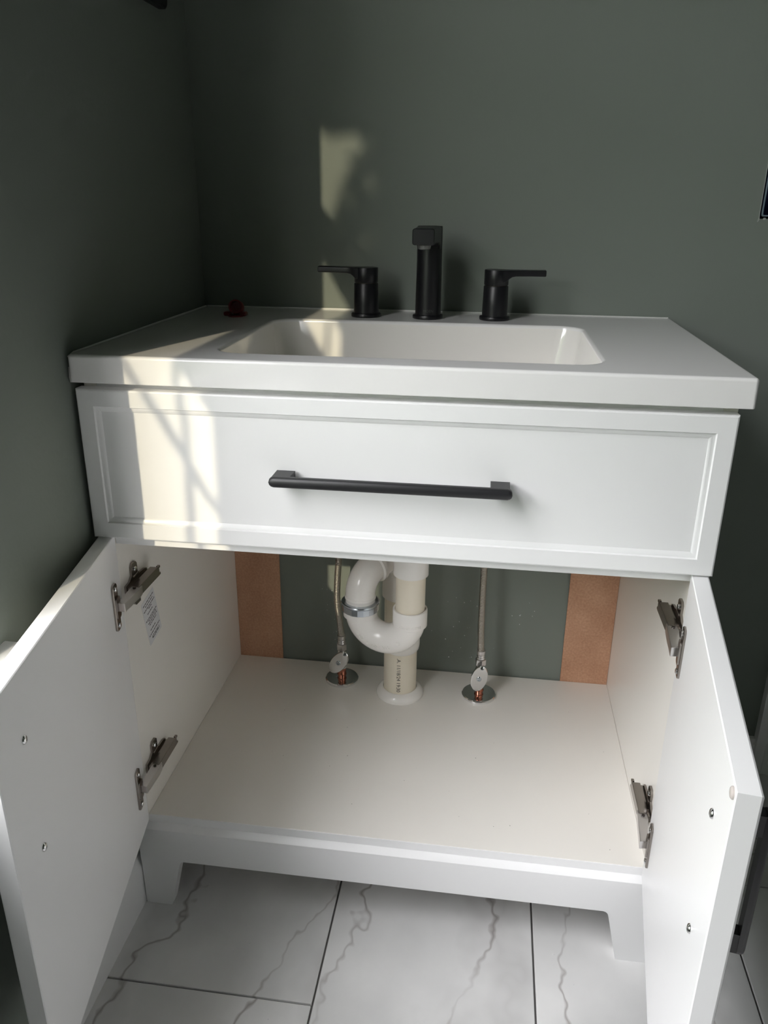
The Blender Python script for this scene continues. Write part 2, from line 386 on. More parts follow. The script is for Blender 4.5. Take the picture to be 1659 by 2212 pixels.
# leaves: a loose spray of blades
bm = bmesh.new(); rl = random.Random(3)
def leaf(c, s):
    u = Vector((rl.uniform(-1, 1), rl.uniform(-1, 1), rl.uniform(-1, 1))).normalized(); a, w = frame_of(u)
    pts = [c - u * s, c - u * s * .3 + a * s * .45, c + u * s * .4 + a * s * .35, c + u * s, c + u * s * .4 - a * s * .35, c - u * s * .3 - a * s * .45]
    f = bm.faces.new([bm.verts.new(p) for p in pts])
def spray(x0, x1, z0, z1, n, s, y=0.0, cond=None):
    k = 0
    while k < n:
        x, z = rl.uniform(x0, x1), rl.uniform(z0, z1)
        if cond and not cond(x, z): 
            continue
        leaf(back((x, y, z), 2.35 + rl.uniform(-.12, .12)), s * rl.uniform(.7, 1.2)); k += 1
# clumps placed along the sun's path so that the light on the wall breaks into patches
spray(.20, .42, .80, 1.13, 1300, .017, cond=lambda x, z: z > .995 - (x - .2042) * 1.77 and x > .218 + (z - 1.0) * .50)
spray(.19, .40, 1.135, 1.75, 2600, .030)
lf = finish('foliage', bm, 'leaf', smooth=False); lf['kind'] = 'stuff'
adopt(tree, tr, b1, b2, lf)

# ------------------------------------------------------------------ vanity cabinet
van = thing('vanity_cabinet', 'white bathroom vanity cabinet with open doors and footed base', 'cabinet', (0.38, -0.235, 0))
parts = []
def part(name, bm, m, parent=None, **k):
    o = finish(name, bm, m, **k)
    adopt(parent or van, o)
    return o
bm = bmesh.new(); add_box(bm, 0.0050, XI0, YF, -0.001, 0.1455, CZ - CT, .0006, 1); part('side_panel', bm, 'cab_in')
bm = bmesh.new(); add_box(bm, XI1, 0.7595, YF, -0.001, 0.1455, CZ - CT, .0006, 1); part('side_panel', bm, 'cab_in')
bm = bmesh.new(); add_box(bm, XI0 + .0003, XI1 - .0003, YF, -0.0045, ZF - .0135, ZF, .0004, 1); part('bottom_panel', bm, 'cab_in')
bm = bmesh.new(); add_box(bm, XI0 + .0003, XI1 - .0003, YF - .0016, YF - .0001, ZF - .0135, ZF, .0003, 1); part('edge_band', bm, 'cab')
bm = bmesh.new(); add_box(bm, XI0 + .0004, 0.1090, -0.0038, -0.0008, ZF - .01, CZ - CT, .0003, 1); part('back_panel', bm, 'mdf')
bm = bmesh.new(); add_box(bm, 0.6560, XI1 - .0004, -0.0038, -0.0008, ZF - .01, CZ - CT, .0003, 1); part('back_panel', bm, 'mdf')
bm = bmesh.new(); add_box(bm, XI0, XI1, YF, YF + .018, .785, CZ - CT, .0008, 1); part('top_rail', bm, 'cab')
bm = bmesh.new(); add_box(bm, XI0, XI1, YF, YF + .020, .6045, .622, .0008, 1); part('middle_rail', bm, 'cab')
# base: front apron with two tapered feet
def apron_poly():
    p = [(.0052, .1515), (.0052, .089), (.0062, .072), (.0066, 0), (.0476, 0), (.0655, .080)]
    p += [(.0667, .0840), (.0690, .0870), (.0730, .0888)]
    p += [(.6920, .0888), (.6958, .0872), (.6982, .0842), (.6995, .080), (.7172, 0), (.7592, 0), (.7592, .1515)]
    return p
bm = bmesh.new()
ap = apron_poly()
front = [(x, YAP, z if z < .12 else ZAP) for x, z in ap]; mid = [(x, YAP + .0105, z) for x, z in ap]; rear = [(x, YAP + .020, z) for x, z in ap]
fr2 = [(x, YAP + .0009, z if z < .12 else ZAP + .0010) for x, z in ap]
add_loft(bm, [front, fr2, mid, rear]); part('apron', bm, 'cab', angle=25, weighted=False)
for xa, xb in ((.0066, .0196), (.7452, .7592)):
    bm = bmesh.new()
    sp = [(YAP + .021, .1455), (YAP + .021, 0), (YAP + .062, 0), (YAP + .078, .085), (YAP + .085, .0888), (-.095, .0888), (-.088, .085), (-.065, 0), (-.014, 0), (-.014, .1455)]
    add_prism(bm, sp, lambda a, b: (xa, a, b), lambda a, b: (xb, a, b)); part('base_side', bm, 'cab', angle=25, weighted=False)

def shaker(u0, u1, v0, v1, T, fw=0.0206):
    """rings of a shaker panel as (u, v, depth from front face)"""
    spec = [(0.001, T), (0, T - .001), (0, .0022), (.0007, .0007), (.0022, 0), (fw, 0), (fw + .0012, .0022), (fw + .0040, .0028), (fw + .0072, .0052)]
    return [[(a, b, d) for a, b in ((u0 + i, v0 + i), (u1 - i, v0 + i), (u1 - i, v1 - i), (u0 + i, v1 - i))] for i, d in spec]
# drawer with bar pull
bm = bmesh.new()
add_loft(bm, [[(u, YD + d, v) for u, v, d in r] for r in shaker(XD0, XD1, ZD0, ZD1, .018)])
drawer = part('drawer', bm, 'cab', angle=25, weighted=True)
def bar_pull(L, fn, post=.022, rise=.030, w=.0130):
    """bar pull along local s; fn(s, out, t) -> world. bar face height w, square end posts"""
    bm = bmesh.new(); h = w / 2
    prof = []   # cross-section of bar in (t, out): flat back, rounded front
    for k in range(9):
        a = -math.pi / 2 + math.pi * k / 8
        prof.append((h * math.sin(a), rise - .0045 + .0045 * math.cos(a)))
    prof += [(h * .98, rise - .0078), (-h * .98, rise - .0078)]
    rings = []
    for s, q in ((-L / 2, .25), (-L / 2 + .0008, .62), (-L / 2 + .0025, .86), (-L / 2 + .0055, 1), (L / 2 - .0055, 1), (L / 2 - .0025, .86), (L / 2 - .0008, .62), (L / 2, .25)):
        rings.append([fn(s, rise - .006 + (o - rise + .006) * (.6 + .4 * q), t * q) for t, o in prof])
    add_loft(bm, rings)
    for sg in (-1, 1):
        s0, s1 = sg * (L / 2 - .003), sg * (L / 2 - .003 - post)
        rr = [(s0, .0), (s1, .0), (s1 + sg * .001, rise - .0075), (s0, rise - .0075)]
        pr = [[fn(s, o, -h * .92) for s, o in rr], [fn(s, o, h * .92) for s, o in rr]]
        add_loft(bm, pr)
    return bm
hb = bar_pull(.280, lambda s, o, t: (.382 + s, YD + .0052 - o - .004, .7165 + t), rise=.031)
h = finish('handle', hb, 'black_handle', angle=30, weighted=False); h['label'] = 'matte black bar pull on drawer'; adopt(drawer, h)

# doors ----------------------------------------------------------------
DW, DZ0, DZ1, DT = 0.3860, 0.1570, 0.6180, 0.0200
doors = []
for side, hinge, dirv in (('L', Vector((.0257, -.4825, 0)), Vector((.0565, -.3275, 0)).normalized()),
                          ('R', Vector((.7335, -.4872, 0)), Vector((-.0459, -.3534, 0)).normalized())):
    hinge = hinge - dirv * .021
    out = Vector((dirv.y, -dirv.x, 0)) if side == 'L' else Vector((-dirv.y, dirv.x, 0))   # from inner face to outer face
    f = lambda s, o, z, hinge=hinge, dirv=dirv, out=out: hinge + dirv * s + out * o + Vector((0, 0, z))
    bm = bmesh.new()
    add_loft(bm, [[f(u, DT - d, v) for u, v, d in r] for r in shaker(0, DW, DZ0, DZ1, DT)])
    d = part('door', bm, 'cab', angle=25)
    d['label'] = 'left door, swung open against the wall' if side == 'L' else 'right door, swung open'
    hb = bar_pull(.1560, lambda s, o, t, f=f: f(.3295 + t, DT - .0052 + o + .004, .4855 + s), rise=.028)
    h = finish('handle', hb, 'black_handle', angle=30, weighted=False); adopt(d, h)
    for z in (.5495, .4212):
        bm = bmesh.new(); a = -out
        add_lathe(bm, [(.0046, 0), (.0046, .0008), (.0040, .0020), (.0026, .0028), (.0012, .0030), (.0011, .0022)], f(.3295, 0, z), a, 20)
        adopt(d, finish('bolt_head', bm, 'chrome', weighted=False))
    bm = bmesh.new()
    add_lathe(bm, [(.0050, 0), (.0050, .0012), (.0040, .0022), (.0020, .0026)], f(DW - .0075, 0, DZ1 - .0065), -out, 20)
    adopt(d, finish('bumper_pad', bm, 'bumper', weighted=False))
    doors.append((side, f, d))

# concealed hinges -------------------------------------------------------
for side, fdoor_, d in doors:
    fdoor = lambda u, o, z, g=fdoor_: g(u + .021, o, z)
    sx, xp = (1, XI0) if side == 'L' else (-1, XI1)
    for z0 in (.5305, .2400):
        q = lambda a, b, c, sx=sx, xp=xp, z0=z0: Vector((xp + sx * a, -b, z0 + c))
        def qbox(bm, a0, a1, b0, b1, c0, c1, bv=.0008, seg=2):
            x0, x1 = sorted((xp + sx * a0, xp + sx * a1)); add_box(bm, x0, x1, -b1, -b0, z0 + c0, z0 + c1, bv, seg)
        # arm: folded channel
        bm = bmesh.new()
        qbox(bm, .0175, .0192, .380, .446, -.0070, .0070, .0006)
        qbox(bm, .0075, .0190, .384, .447, -.0072, -.0058, .0005); qbox(bm, .0075, .0190, .384, .447, .0058, .0072, .0005)
        qbox(bm, .0150, .0190, .3760, .3815, -.0070, -.0035, .0006); qbox(bm, .0150, .0190, .3760, .3815, .0035, .0070, .0006)
        hg = finish('hinge', bm, 'nickel'); adopt(van, hg)
        # mounting wing plate on the panel
        bm = bmesh.new()
        wing = [(.414, -.0310), (.428, -.0310), (.432, -.0270), (.432, -.0150), (.440, -.0095), (.452, -.0080), (.452, .0080), (.440, .0095), (.432, .0150), (.432, .0270), (.428, .0310), (.418, .0310), (.414, .0270), (.414, .0100), (.392, .0085), (.385, .0060), (.385, -.0060), (.392, -.0085), (.414, -.0100)]
        add_prism(bm, wing, lambda b, c: q(.0002, b, c), lambda b, c: q(.0032, b, c))
        qbox(bm, .0030, .0085, .386, .450, -.0050, .0050, .0008)
        qbox(bm, .0030, .0055, .4145, .4315, .0110, .0150, .0006)
        adopt(hg, finish('mounting_plate', bm, 'nickel', angle=30, weighted=False))
        # tongue reaching to the door
        e0, e1 = fdoor(.0115, -.0030, z0), fdoor(.0145, -.0135, z0)
        A0, A1 = q(.0080, .440, 0), q(.0205, .440, 0); B0, B1 = q(.0085, .4580, 0), q(.0215, .4535, 0)
        bm = bmesh.new(); hh = Vector((0, 0, .0062))
        pts = [A0, B0, e0, e1, B1, A1]
        add_loft(bm, [[p - hh for p in pts], [p + hh for p in pts]])
        bmesh.ops.bevel(bm, geom=list(bm.edges), offset=.0009, segments=2, profile=.5, affect='EDGES')
        adopt(hg, finish('hinge_arm', bm, 'nickel_light'))
        # dark pivot gap
        bm = bmesh.new(); add_tube(bm, [q(.014, .451, -.0078), q(.014, .451, .0078)], .0022, 12); adopt(hg, finish('pivot_pin', bm, 'dark_steel', weighted=False))
        # flange on the door
        bm = bmesh.new()
        fl = rrect(.0035, .0205, -.0325, .0325, .0045, 4)
        add_loft(bm, [[fdoor(u, -.0001, z0 + v) for u, v in fl], [fdoor(u, -.0024, z0 + v) for u, v in fl],
                      [fdoor(.012 + (u - .012) * .90, -.0031, z0 + v * .975) for u, v in fl]])
        add_box_pts = rrect(.0045, .0195, -.0150, .0150, .004, 4)
        add_loft(bm, [[fdoor(u, -.0030, z0 + v) for u, v in add_box_pts], [fdoor(u, -.0052, z0 + v) for u, v in add_box_pts]])
        adopt(hg, finish('hinge_flange', bm, 'nickel', angle=30, weighted=False))
        nrm = fdoor(0, -1, 0) - fdoor(0, 0, 0)
        for c in (-.0255, .0255):
            bm = bmesh.new(); add_lathe(bm, [(.0036, 0), (.0036, .0008), (.0026, .0018), (.0010, .0018), (.0009, .0009)], fdoor(.0120, -.0030, z0 + c), nrm, 16)
            adopt(hg, finish('screw', bm, 'chrome', weighted=False))
        for b_, c, a in ((.4225, .0215, .0032), (.4225, -.0215, .0032)):
            bm = bmesh.new(); add_lathe(bm, [(.0040, 0), (.0040, .0010), (.0030, .0022), (.0011, .0022), (.0010, .0010)], q(a, b_, c), (sx, 0, 0), 16)
            adopt(hg, finish('screw', bm, 'chrome', weighted=False))
        for b_ in (.388, .412):
            bm = bmesh.new(); add_lathe(bm, [(.0032, 0), (.0032, .0020), (.0024, .0028), (.0009, .0028), (.0008, .0014)], q(.0125, b_, -.0070), (0, 0, -1), 16)
            adopt(hg, finish('screw', bm, 'dark_steel', weighted=False))

# product sticker on the left inner side -----------------------------------
st = thing('product_sticker', 'small white printed sticker on cabinet inner left side', 'sticker', (XI0, -.383, .42))
sy, szc = -.3808, .4555
def on_label(h, b, c, t=.21):
    return (XI0 + h, sy + b * math.cos(t) - c * math.sin(t), szc + b * math.sin(t) + c * math.cos(t))
bm = bmesh.new()
lp = rrect(-.022, .022, -.038, .038, .002, 3)     # (b forward, z)
add_loft(bm, [[on_label(.0001, -b, c) for b, c in lp], [on_label(.0004, -b, c) for b, c in lp]])
o = finish('sticker_sheet', bm, 'paper', weighted=False); adopt(st, o)
bm = bmesh.new(); rt = random.Random(11)
lines = [(.031, -.018, .018), (.0265, -.012, .014), (.0215, -.019, .019), (.018, -.004, .007), (.012, -.010, .010), (.004, -.019, .019), (.0005, -.012, .016), (-.0035, -.014, .018), (-.0075, -.011, .013), (-.0165, -.012, .006), (-.0230, -.019, .019)]
for v, a, b in lines:
    x = a
    while x < b:
        w = rt.uniform(.003, .007); e = min(b, x + w)
        if e - x > .0012:
            add_loft(bm, [[on_label(h_, p_, q_) for p_, q_ in ((x, v - .0007), (e, v - .0007), (e, v + .0007), (x, v + .0007))] for h_ in (.00035, .0005)])
        x = e + .0010
o = finish('print_line', bm, 'ink', smooth=False); adopt(st, o)
bm = text_verts('4226461', .0080, .00008, lambda x, y, z: on_label(.0005 + z, x + .002, y - .0305))
o = finish('print_number', bm, 'ink', smooth=False); adopt(st, o)

# ------------------------------------------------------------------ countertop with integrated basin
top = thing('countertop_sink', 'white vanity countertop with integrated rectangular basin', 'countertop', (.385, -.24, CZ - CT))
def ring(x0, x1, y0, y1, r, z, n=6): return [(a, b, z) for a, b in rrect(x0, x1, y0, y1, r, n)]
bx0, bx1, by0, by1 = .1590, .6170, -.4330, -.1300
zb = CZ - CT
rings = []
def outer(i, z, r=.004): return ring(0 + i, CW - i, -CD + i, -.0005 - i * .2, max(.0008, r - i), z)
rings += [ring(bx0 - .012, bx1 + .012, by0 - .012, by1 + .012, .045, zb)]
rings += [outer(.0015, zb), outer(.0004, zb + .0004), outer(0, zb + .0015)]
for k in range(5):
    a = k / 4 * math.pi / 2; rr = .0040
    rings.append(outer(rr * (1 - math.cos(a)), CZ - rr + rr * math.sin(a), .005))
rings.append(outer(.006, CZ, .0072))
rings.append(ring(bx0 - .008, bx1 + .008, by0 - .008, by1 + .008, .040, CZ))
for k in range(6):
    a = k / 5 * math.pi / 2; rr = .0045
    i = rr * math.sin(a) - rr
    rings.append(ring(bx0 + i, bx1 - i, by0 + i, by1 - i, .034 - i, CZ - rr * (1 - math.cos(a))))
bm = bmesh.new(); add_loft(bm, rings, False, False)
slab = finish('slab', bm, 'counter', angle=50); adopt(top, slab)
bm = bmesh.new(); rings = []
depth = .118
prof = [(.0, .0045), (.0025, .02), (.007, .06), (.012, .092), (.018, .106), (.030, .114), (.050, .118), (.085, .1195)]
for i, dz in prof:
    rings.append(ring(bx0 + i, bx1 - i, by0 + i, by1 - i, .034 + i * .25, CZ - dz))
cx, cy = .381, -.195
rings.append(ring(cx - .022, cx + .022, cy - .022, cy + .022, .0219, CZ - .122))
rings.append(ring(cx - .022, cx + .022, cy - .022, cy + .022, .0219, CZ - .134))
rings.append(ring(bx0 + .01, bx1 - .01, by0 + .01, by1 - .01, .044, CZ - .132))
rings.append(ring(bx0 - .008, bx1 + .008, by0 - .008, by1 + .008, .042, CZ - .02))
rings.append(ring(bx0 - .010, bx1 + .010, by0 - .010, by1 + .010, .042, zb - .0002))
add_loft(bm, rings, False, False)
bas = finish('basin', bm, 'basin', angle=50); adopt(top, bas)
bm = bmesh.new(); add_lathe(bm, [(.0215, -.02), (.0215, -.004), (.030, .0015), (.030, .0035), (.027, .0045), (.020, .0035), (.0195, -.006)], (cx, cy, CZ - .1205), n=32); adopt(top, finish('drain_ring', bm, 'black', weighted=False))
bm = bmesh.new(); add_tube(bm, [(.001, -.0022, CZ + .0002), (.3, -.0022, CZ + .0004), (CW - .004, -.0022, CZ + .0002)], [.0016, .0020, .0012], 8); adopt(top, finish('caulk_line', bm, 'caulk', weighted=False))
bm = bmesh.new(); add_tube(bm, [(-.0022, -.474, CZ - .004), (-.0016, -.46, CZ - .001), (-.001, -.2, CZ + .0), (-.001, -.004, CZ + .0002)], [.0010, .0015, .0016, .0016], 8); adopt(top, finish('caulk_line', bm, 'caulk', weighted=False))
bm = bmesh.new(); add_tube(bm, [(-.0022, -.4740, CZ - .034), (-.0022, -.4752, CZ - .028), (-.0024, -.4745, CZ - .016)], [.0012, .0016, .0008], 8); adopt(top, finish('caulk_line', bm, 'caulk', weighted=False))

# ------------------------------------------------------------------ faucet
zt = CZ
sp = thing('faucet_spout', 'matte black single column faucet spout in the middle', 'faucet', (.387, -.0785, zt))
bm = bmesh.new(); add_lathe(bm, [(.0236, 0), (.0240, .001), (.0240, .0040), (.0232, .0055), (.0205, .0062)], (.387, -.0785, zt), n=40); adopt(sp, finish('base_ring', bm, 'black', weighted=False))
bm = bmesh.new()
# column and spout lofted as one bent body: section goes from round to rounded rectangle
def superell(w, d, e, n=40):
    pts = []
    for k in range(n):
        t = 2 * math.pi * k / n; c, s = math.cos(t), math.sin(t)
        pts.append((w * math.copysign(abs(c) ** e, c), d * math.copysign(abs(s) ** e, s)))
    return pts
col = []
for z, w, d, e in ((.0055, .0200, .0200, 1.0), (.03, .0198, .0198, 1.0), (.08, .0192, .0192, 1.0), (.110, .0190, .0190, .95), (.1350, .0190, .0190, .9), (.1362, .0186, .0186, .9)):
    col.append([(.387 + a, -.0785 + b, zt + z) for a, b in superell(w, d, e)])
add_loft(bm, col)
body = finish('column', bm, 'black', weighted=False); adopt(sp, body)
bm = bmesh.new(); secs = []
for y, w, zlo, zhi in ((-.0740, .0178, .098, .1362), (-.0860, .0180, .101, .1362), (-.0960, .0178, .1075, .1362), (-.106, .0174, .1115, .1360), (-.130, .0166, .1120, .1352), (-.1630, .0158, .1120, .1345)):
    pr = rrect(-w, w, zlo, zhi, .0035, 4)
    xs = .387 + (y + .0785) * .03
    secs.append([(xs + a, y, zt + b) for a, b in pr])
pr = rrect(-.0148, .0148, .1130, .1335, .003, 4); secs.append([(.3845 + a, -.1642, zt + b) for a, b in pr])
add_loft(bm, secs); adopt(sp, finish('spout', bm, 'black', angle=30, weighted=True))
bm = bmesh.new(); add_lathe(bm, [(.0095, .004), (.0095, 0), (.0085, -.0040), (.0060, -.0050)], (.3850, -.1500, zt + .1105), n=24); adopt(sp, finish('aerator', bm, 'aer', weighted=False))
bm = text_verts('MOEN', .0058, .0001, lambda x, y, z: (.387 + .0201 * math.sin(x / .0201 + .09), -.0785 - (.02005 + z) * math.cos(x / .0201 + .09), zt + .0125 + y))
adopt(sp, finish('lettering', bm, 'letter_grey', smooth=False))

def faucet_handle(cx, cy, sgn, length, label, yaw=0.0):
    t = thing('lever_tap', label, 'faucet handle', (cx, cy, zt), 'pair of black lever handles on the countertop')
    bm = bmesh.new(); add_lathe(bm, [(.0230, 0), (.0235, .001), (.0235, .0042), (.0226, .0056), (.0205, .0062)], (cx, cy, zt), n=40); adopt(t, finish('base_ring', bm, 'black', weighted=False))
    bm = bmesh.new(); add_lathe(bm, [(.0198, .0058), (.0194, .02), (.0188, .0500), (.0182, .0508)], (cx, cy, zt), n=40); adopt(t, finish('lower_body', bm, 'black', weighted=False))
    bm = bmesh.new(); add_lathe(bm, [(.0168, .0500), (.0168, .0530)], (cx, cy, zt), n=32); adopt(t, finish('seam_ring', bm, 'dark_steel', weighted=False))
    bm = bmesh.new()
    add_lathe(bm, [(.0180, .0522), (.0186, .0530), (.0186, .0735), (.0180, .0745)], (cx, cy, zt), n=40)
    up = finish('upper_body', bm, 'black', weighted=False); adopt(t, up)
    bm = bmesh.new(); secs = []
    for s, w, zlo, zhi in ((.006, .0165, .0560, .0744), (.015, .0150, .0580, .0745), (.0195, .0130, .0618, .0745), (.0235, .0115, .0645, .0745), (.029, .0106, .0656, .0745), (.050, .0098, .0660, .0747), (length - .001, .0092, .0660, .0750), (length, .0085, .0668, .0744)):
        pr = rrect(-w, w, zlo, zhi, .0018, 3); secs.append([(cx + sgn * s, cy + a - yaw * s, zt + b) for a, b in pr])
    add_loft(bm, secs); adopt(t, finish('lever', bm, 'black', angle=32))
    return t
faucet_handle(.2888, -.0770, -1, .0760, 'matte black lever faucet handle left of spout, lever pointing left', yaw=-.05)
faucet_handle(.4905, -.0740, 1, .0740, 'matte black lever faucet handle right of spout, lever pointing right')

# red plastic cap on the counter's back left corner
cap = thing('plastic_cap', 'small dark red plastic cap with two wings on countertop', 'cap', (.0895, -.1200, zt))
bm = bmesh.new(); axis = Vector((.10, -.97, .22))
add_lathe(bm, [(.0100, 0), (.0112, .001), (.0108, .016), (.0102, .0170), (.0086, .0165), (.0082, .003), (.001, .002)], Vector((.0895, -.1120, zt + .0122)), axis, 28)
adopt(cap, finish('cap_body', bm, 'red', weighted=False))
for sg in (-1, 1):
    bm = bmesh.new()
    x0, x1 = sorted((.0895 + sg * .0075, .0895 + sg * .0180))
    add_box(bm, x0, x1, -.1290, -.1150, zt + .0012, zt + .0075, .0024, 3)
    adopt(cap, finish('cap_wing', bm, 'red'))
bm = bmesh.new(); add_lathe(bm, [(.0120, .0), (.0125, .0006), (.0120, .0022), (.009, .0030)], (.0895, -.1215, zt), n=28); adopt(cap, finish('cap_flange', bm, 'red', weighted=False))

# ------------------------------------------------------------------ drain: tailpiece, trap, elbow, tee, standpipe
dr = thing('drain_trap', 'white plastic drain trap with curved bend under the sink', 'drain pipe', (.3550, -.0880, ZF))
TP = Vector((.3812, -.1950, 0)); LG = Vector((.2950, -.1740, 0)); SP = Vector((.3550, -.0870, 0))
def dpart(name, bm, m, label=None, **k):
    k.setdefault('weighted', False)
    o = finish(name, bm, m, **k); adopt(dr, o)
    if label: o['label'] = label
    return o
bm = bmesh.new(); add_tube(bm, [TP + Vector((0, 0, .392)), TP + Vector((0, 0, .7110))], .0242, 40); dpart('tailpiece', bm, 'pvc_pipe', 'cream vertical pipe from the sink')
bm = bmesh.new(); add_lathe(bm, [(.0260, 0), (.0285, .0012), (.0285, .060), (.0250, .062)], TP + Vector((0, 0, .4625)), n=40); dpart('adapter', bm, 'pvc')
# trap hub (right leg) and U bend
ux = (LG - TP); half = ux.length / 2; ud = ux.normalized(); zc_u = .3800
bm = bmesh.new(); add_lathe(bm, [(.0262, 0), (.0286, .0015), (.0286, .0300), (.0280, .0308), (.0252, .0310), (.0246, .0270)], TP + Vector((0, 0, .3700)), n=44, cap=False); hub = dpart('trap_hub', bm, 'pvc')
bm = bmesh.new()
cu = TP + ud * half + Vector((0, 0, zc_u))
pts = [TP + Vector((0, 0, .392)), TP + Vector((0, 0, .385))] + arc_pts(cu, -ud, Vector((0, 0, -1)), half, 0, math.pi, 22) + [LG + Vector((0, 0, .386)), LG + Vector((0, 0, .392))]
add_tube(bm, pts, .0258, 40); ub = dpart('trap_bend', bm, 'pvc', 'white glossy U-shaped trap bend')
bm = bmesh.new(); add_lathe(bm, [(.0262, 0), (.0288, .0012), (.0288, .0180), (.0262, .0190)], LG + Vector((0, 0, .3700)), n=44); dpart('trap_collar', bm, 'pvc')
# slip nut: faceted ring with rounded lip
bm = bmesh.new(); add_lathe(bm, [(.0300, .001), (.0312, .002), (.0316, .0125), (.0306, .0136)], LG + Vector((0, 0, .3800)), n=20)
add_lathe(bm, [(.0300, 0), (.0322, .0008), (.0326, .0024), (.0318, .0042), (.0298, .0048), (.0265, .0046)], LG + Vector((0, 0, .3930)), n=44)
dpart('slip_nut', bm, 'zinc', 'grey metal slip nut', angle=14)
# elbow from the nut up and back towards the tee
ed = (SP - LG); ed.z = 0; ed.normalize()
bm = bmesh.new(); rb = .040
zs = .4100
ce = LG + ed * rb + Vector((0, 0, zs))
pts = [LG + Vector((0, 0, .390)), LG + Vector((0, 0, .402))] + arc_pts(ce, -ed, Vector((0, 0, 1)), rb, 0, math.radians(80), 14)
add_tube(bm, pts, .0250, 40)
add_lathe(bm, [(.0252, -.0015), (.0262, 0), (.0262, .0025), (.0252, .004)], LG + Vector((0, 0, .4035)), n=40)
dpart('elbow', bm, 'pvc')
end = Vector(pts[-1]); ev = (Vector(pts[-1]) - Vector(pts[-2])).normalized()
bm = bmesh.new(); add_lathe(bm, [(.0255, -.003), (.0290, -.0015), (.0290, .0060), (.0262, .0075), (.0262, .024), (.0292, .0250), (.0292, .0300), (.025, .031)], end, ev, 40); dpart('coupling', bm, 'pvc')
bm = bmesh.new(); add_tube(bm, [end + ev * .02, SP + Vector((0, 0, end.z + .012))], .0250, 36); dpart('trap_arm', bm, 'pvc')
# sanitary tee and standpipe
bm = bmesh.new(); add_lathe(bm, [(.0320, 0), (.0345, .0015), (.0345, .040), (.0310, .055), (.0310, .105), (.0345, .112), (.0345, .14), (.03, .1405)], SP + Vector((0, 0, .3680)), n=40); dpart('tee_fitting', bm, 'pvc')
bm = bmesh.new(); add_tube(bm, [SP + Vector((0, 0, ZF - .0005)), SP + Vector((0, 0, .380))], .0302, 44); pipe = dpart('standpipe', bm, 'pvc_pipe', 'cream floor pipe with black printed date')
bm = bmesh.new(); add_lathe(bm, [(.0305, -.003), (.0328, 0), (.0338, .008), (.0338, .040), (.0304, .042)], SP + Vector((.0012, -.001, .2640)), n=44); dpart('pipe_coupling', bm, 'pvc')
bm = bmesh.new(); add_lathe(bm, [(.0436, 0), (.0442, .0020), (.0425, .0065), (.0385, .0115), (.0345, .0145), (.0312, .0150), (.0305, .0120)], SP + Vector((0, 0, ZF)), n=48); dpart('floor_flange', bm, 'pvc')
# printed date, reading downward on the standpipe
view = Vector((.490, -1.350, 0)) - SP; phi0 = math.atan2(view.x, -view.y) - .10
def on_pipe(x, y, z):
    a = phi0 + y / .0304
    return (SP.x + (.03035 + z) * math.sin(a), SP.y - (.03035 + z) * math.cos(a), .2195 - x)
bm = text_verts('.A. 11/18/24 19:30', .0100, .00006, lambda x, y, z: on_pipe(x * .96, y * .95, z))
o = finish('printed_date', bm, 'ink', smooth=False); adopt(pipe, o)
# raised lettering on hub and bend
def on_hub(x, y, z):
    a = .12 + x / .0288
    return (TP.x + (.0285 + z) * math.sin(a), TP.y - (.0285 + z) * math.cos(a), .3775 + y)
bm = text_verts('CHARLOTTE', .0066, .0007, on_hub); o = finish('raised_lettering', bm, 'pvc', smooth=False); adopt(hub, o)
perp = Vector((0, 0, 1)).cross(ud); perp = perp if perp.y < 0 else -perp
def on_bend(x, y, z, th0=math.radians(93)):
    th = th0 - x / half * .88
    psi = -.20 + y / .0258               # roll around the tube, 0 = facing the viewer
    rad = -ud * math.cos(th) + Vector((0, 0, -1)) * math.sin(th)
    c = cu + rad * half
    n_ = perp * math.cos(psi) - rad * math.sin(psi)
    return c + n_ * (.0258 + z)
bm = text_verts('CHARLOTTE', .0076, .0009, on_bend); o = finish('raised_lettering', bm, 'pvc', smooth=False); adopt(ub, o)
for dx, rr_ in ((-.043, .0050), (-.0335, .0042), (.040, .0036)):
    bm = bmesh.new()
    a = [on_bend(dx + rr_ * math.cos(t), .001 + rr_ * math.sin(t), 0) for t in [2 * math.pi * k / 20 for k in range(20)]]
    add_loft(bm, [[on_bend(dx + s * rr_ * math.cos(2 * math.pi * k / 20), .001 + s * rr_ * math.sin(2 * math.pi * k / 20), zz) for k in range(20)] for s, zz in ((1, -.0002), (.98, .0008), (.84, .0008), (.80, -.0002))], False, False)
    o = finish('raised_ring', bm, 'pvc', weighted=False); adopt(ub, o)

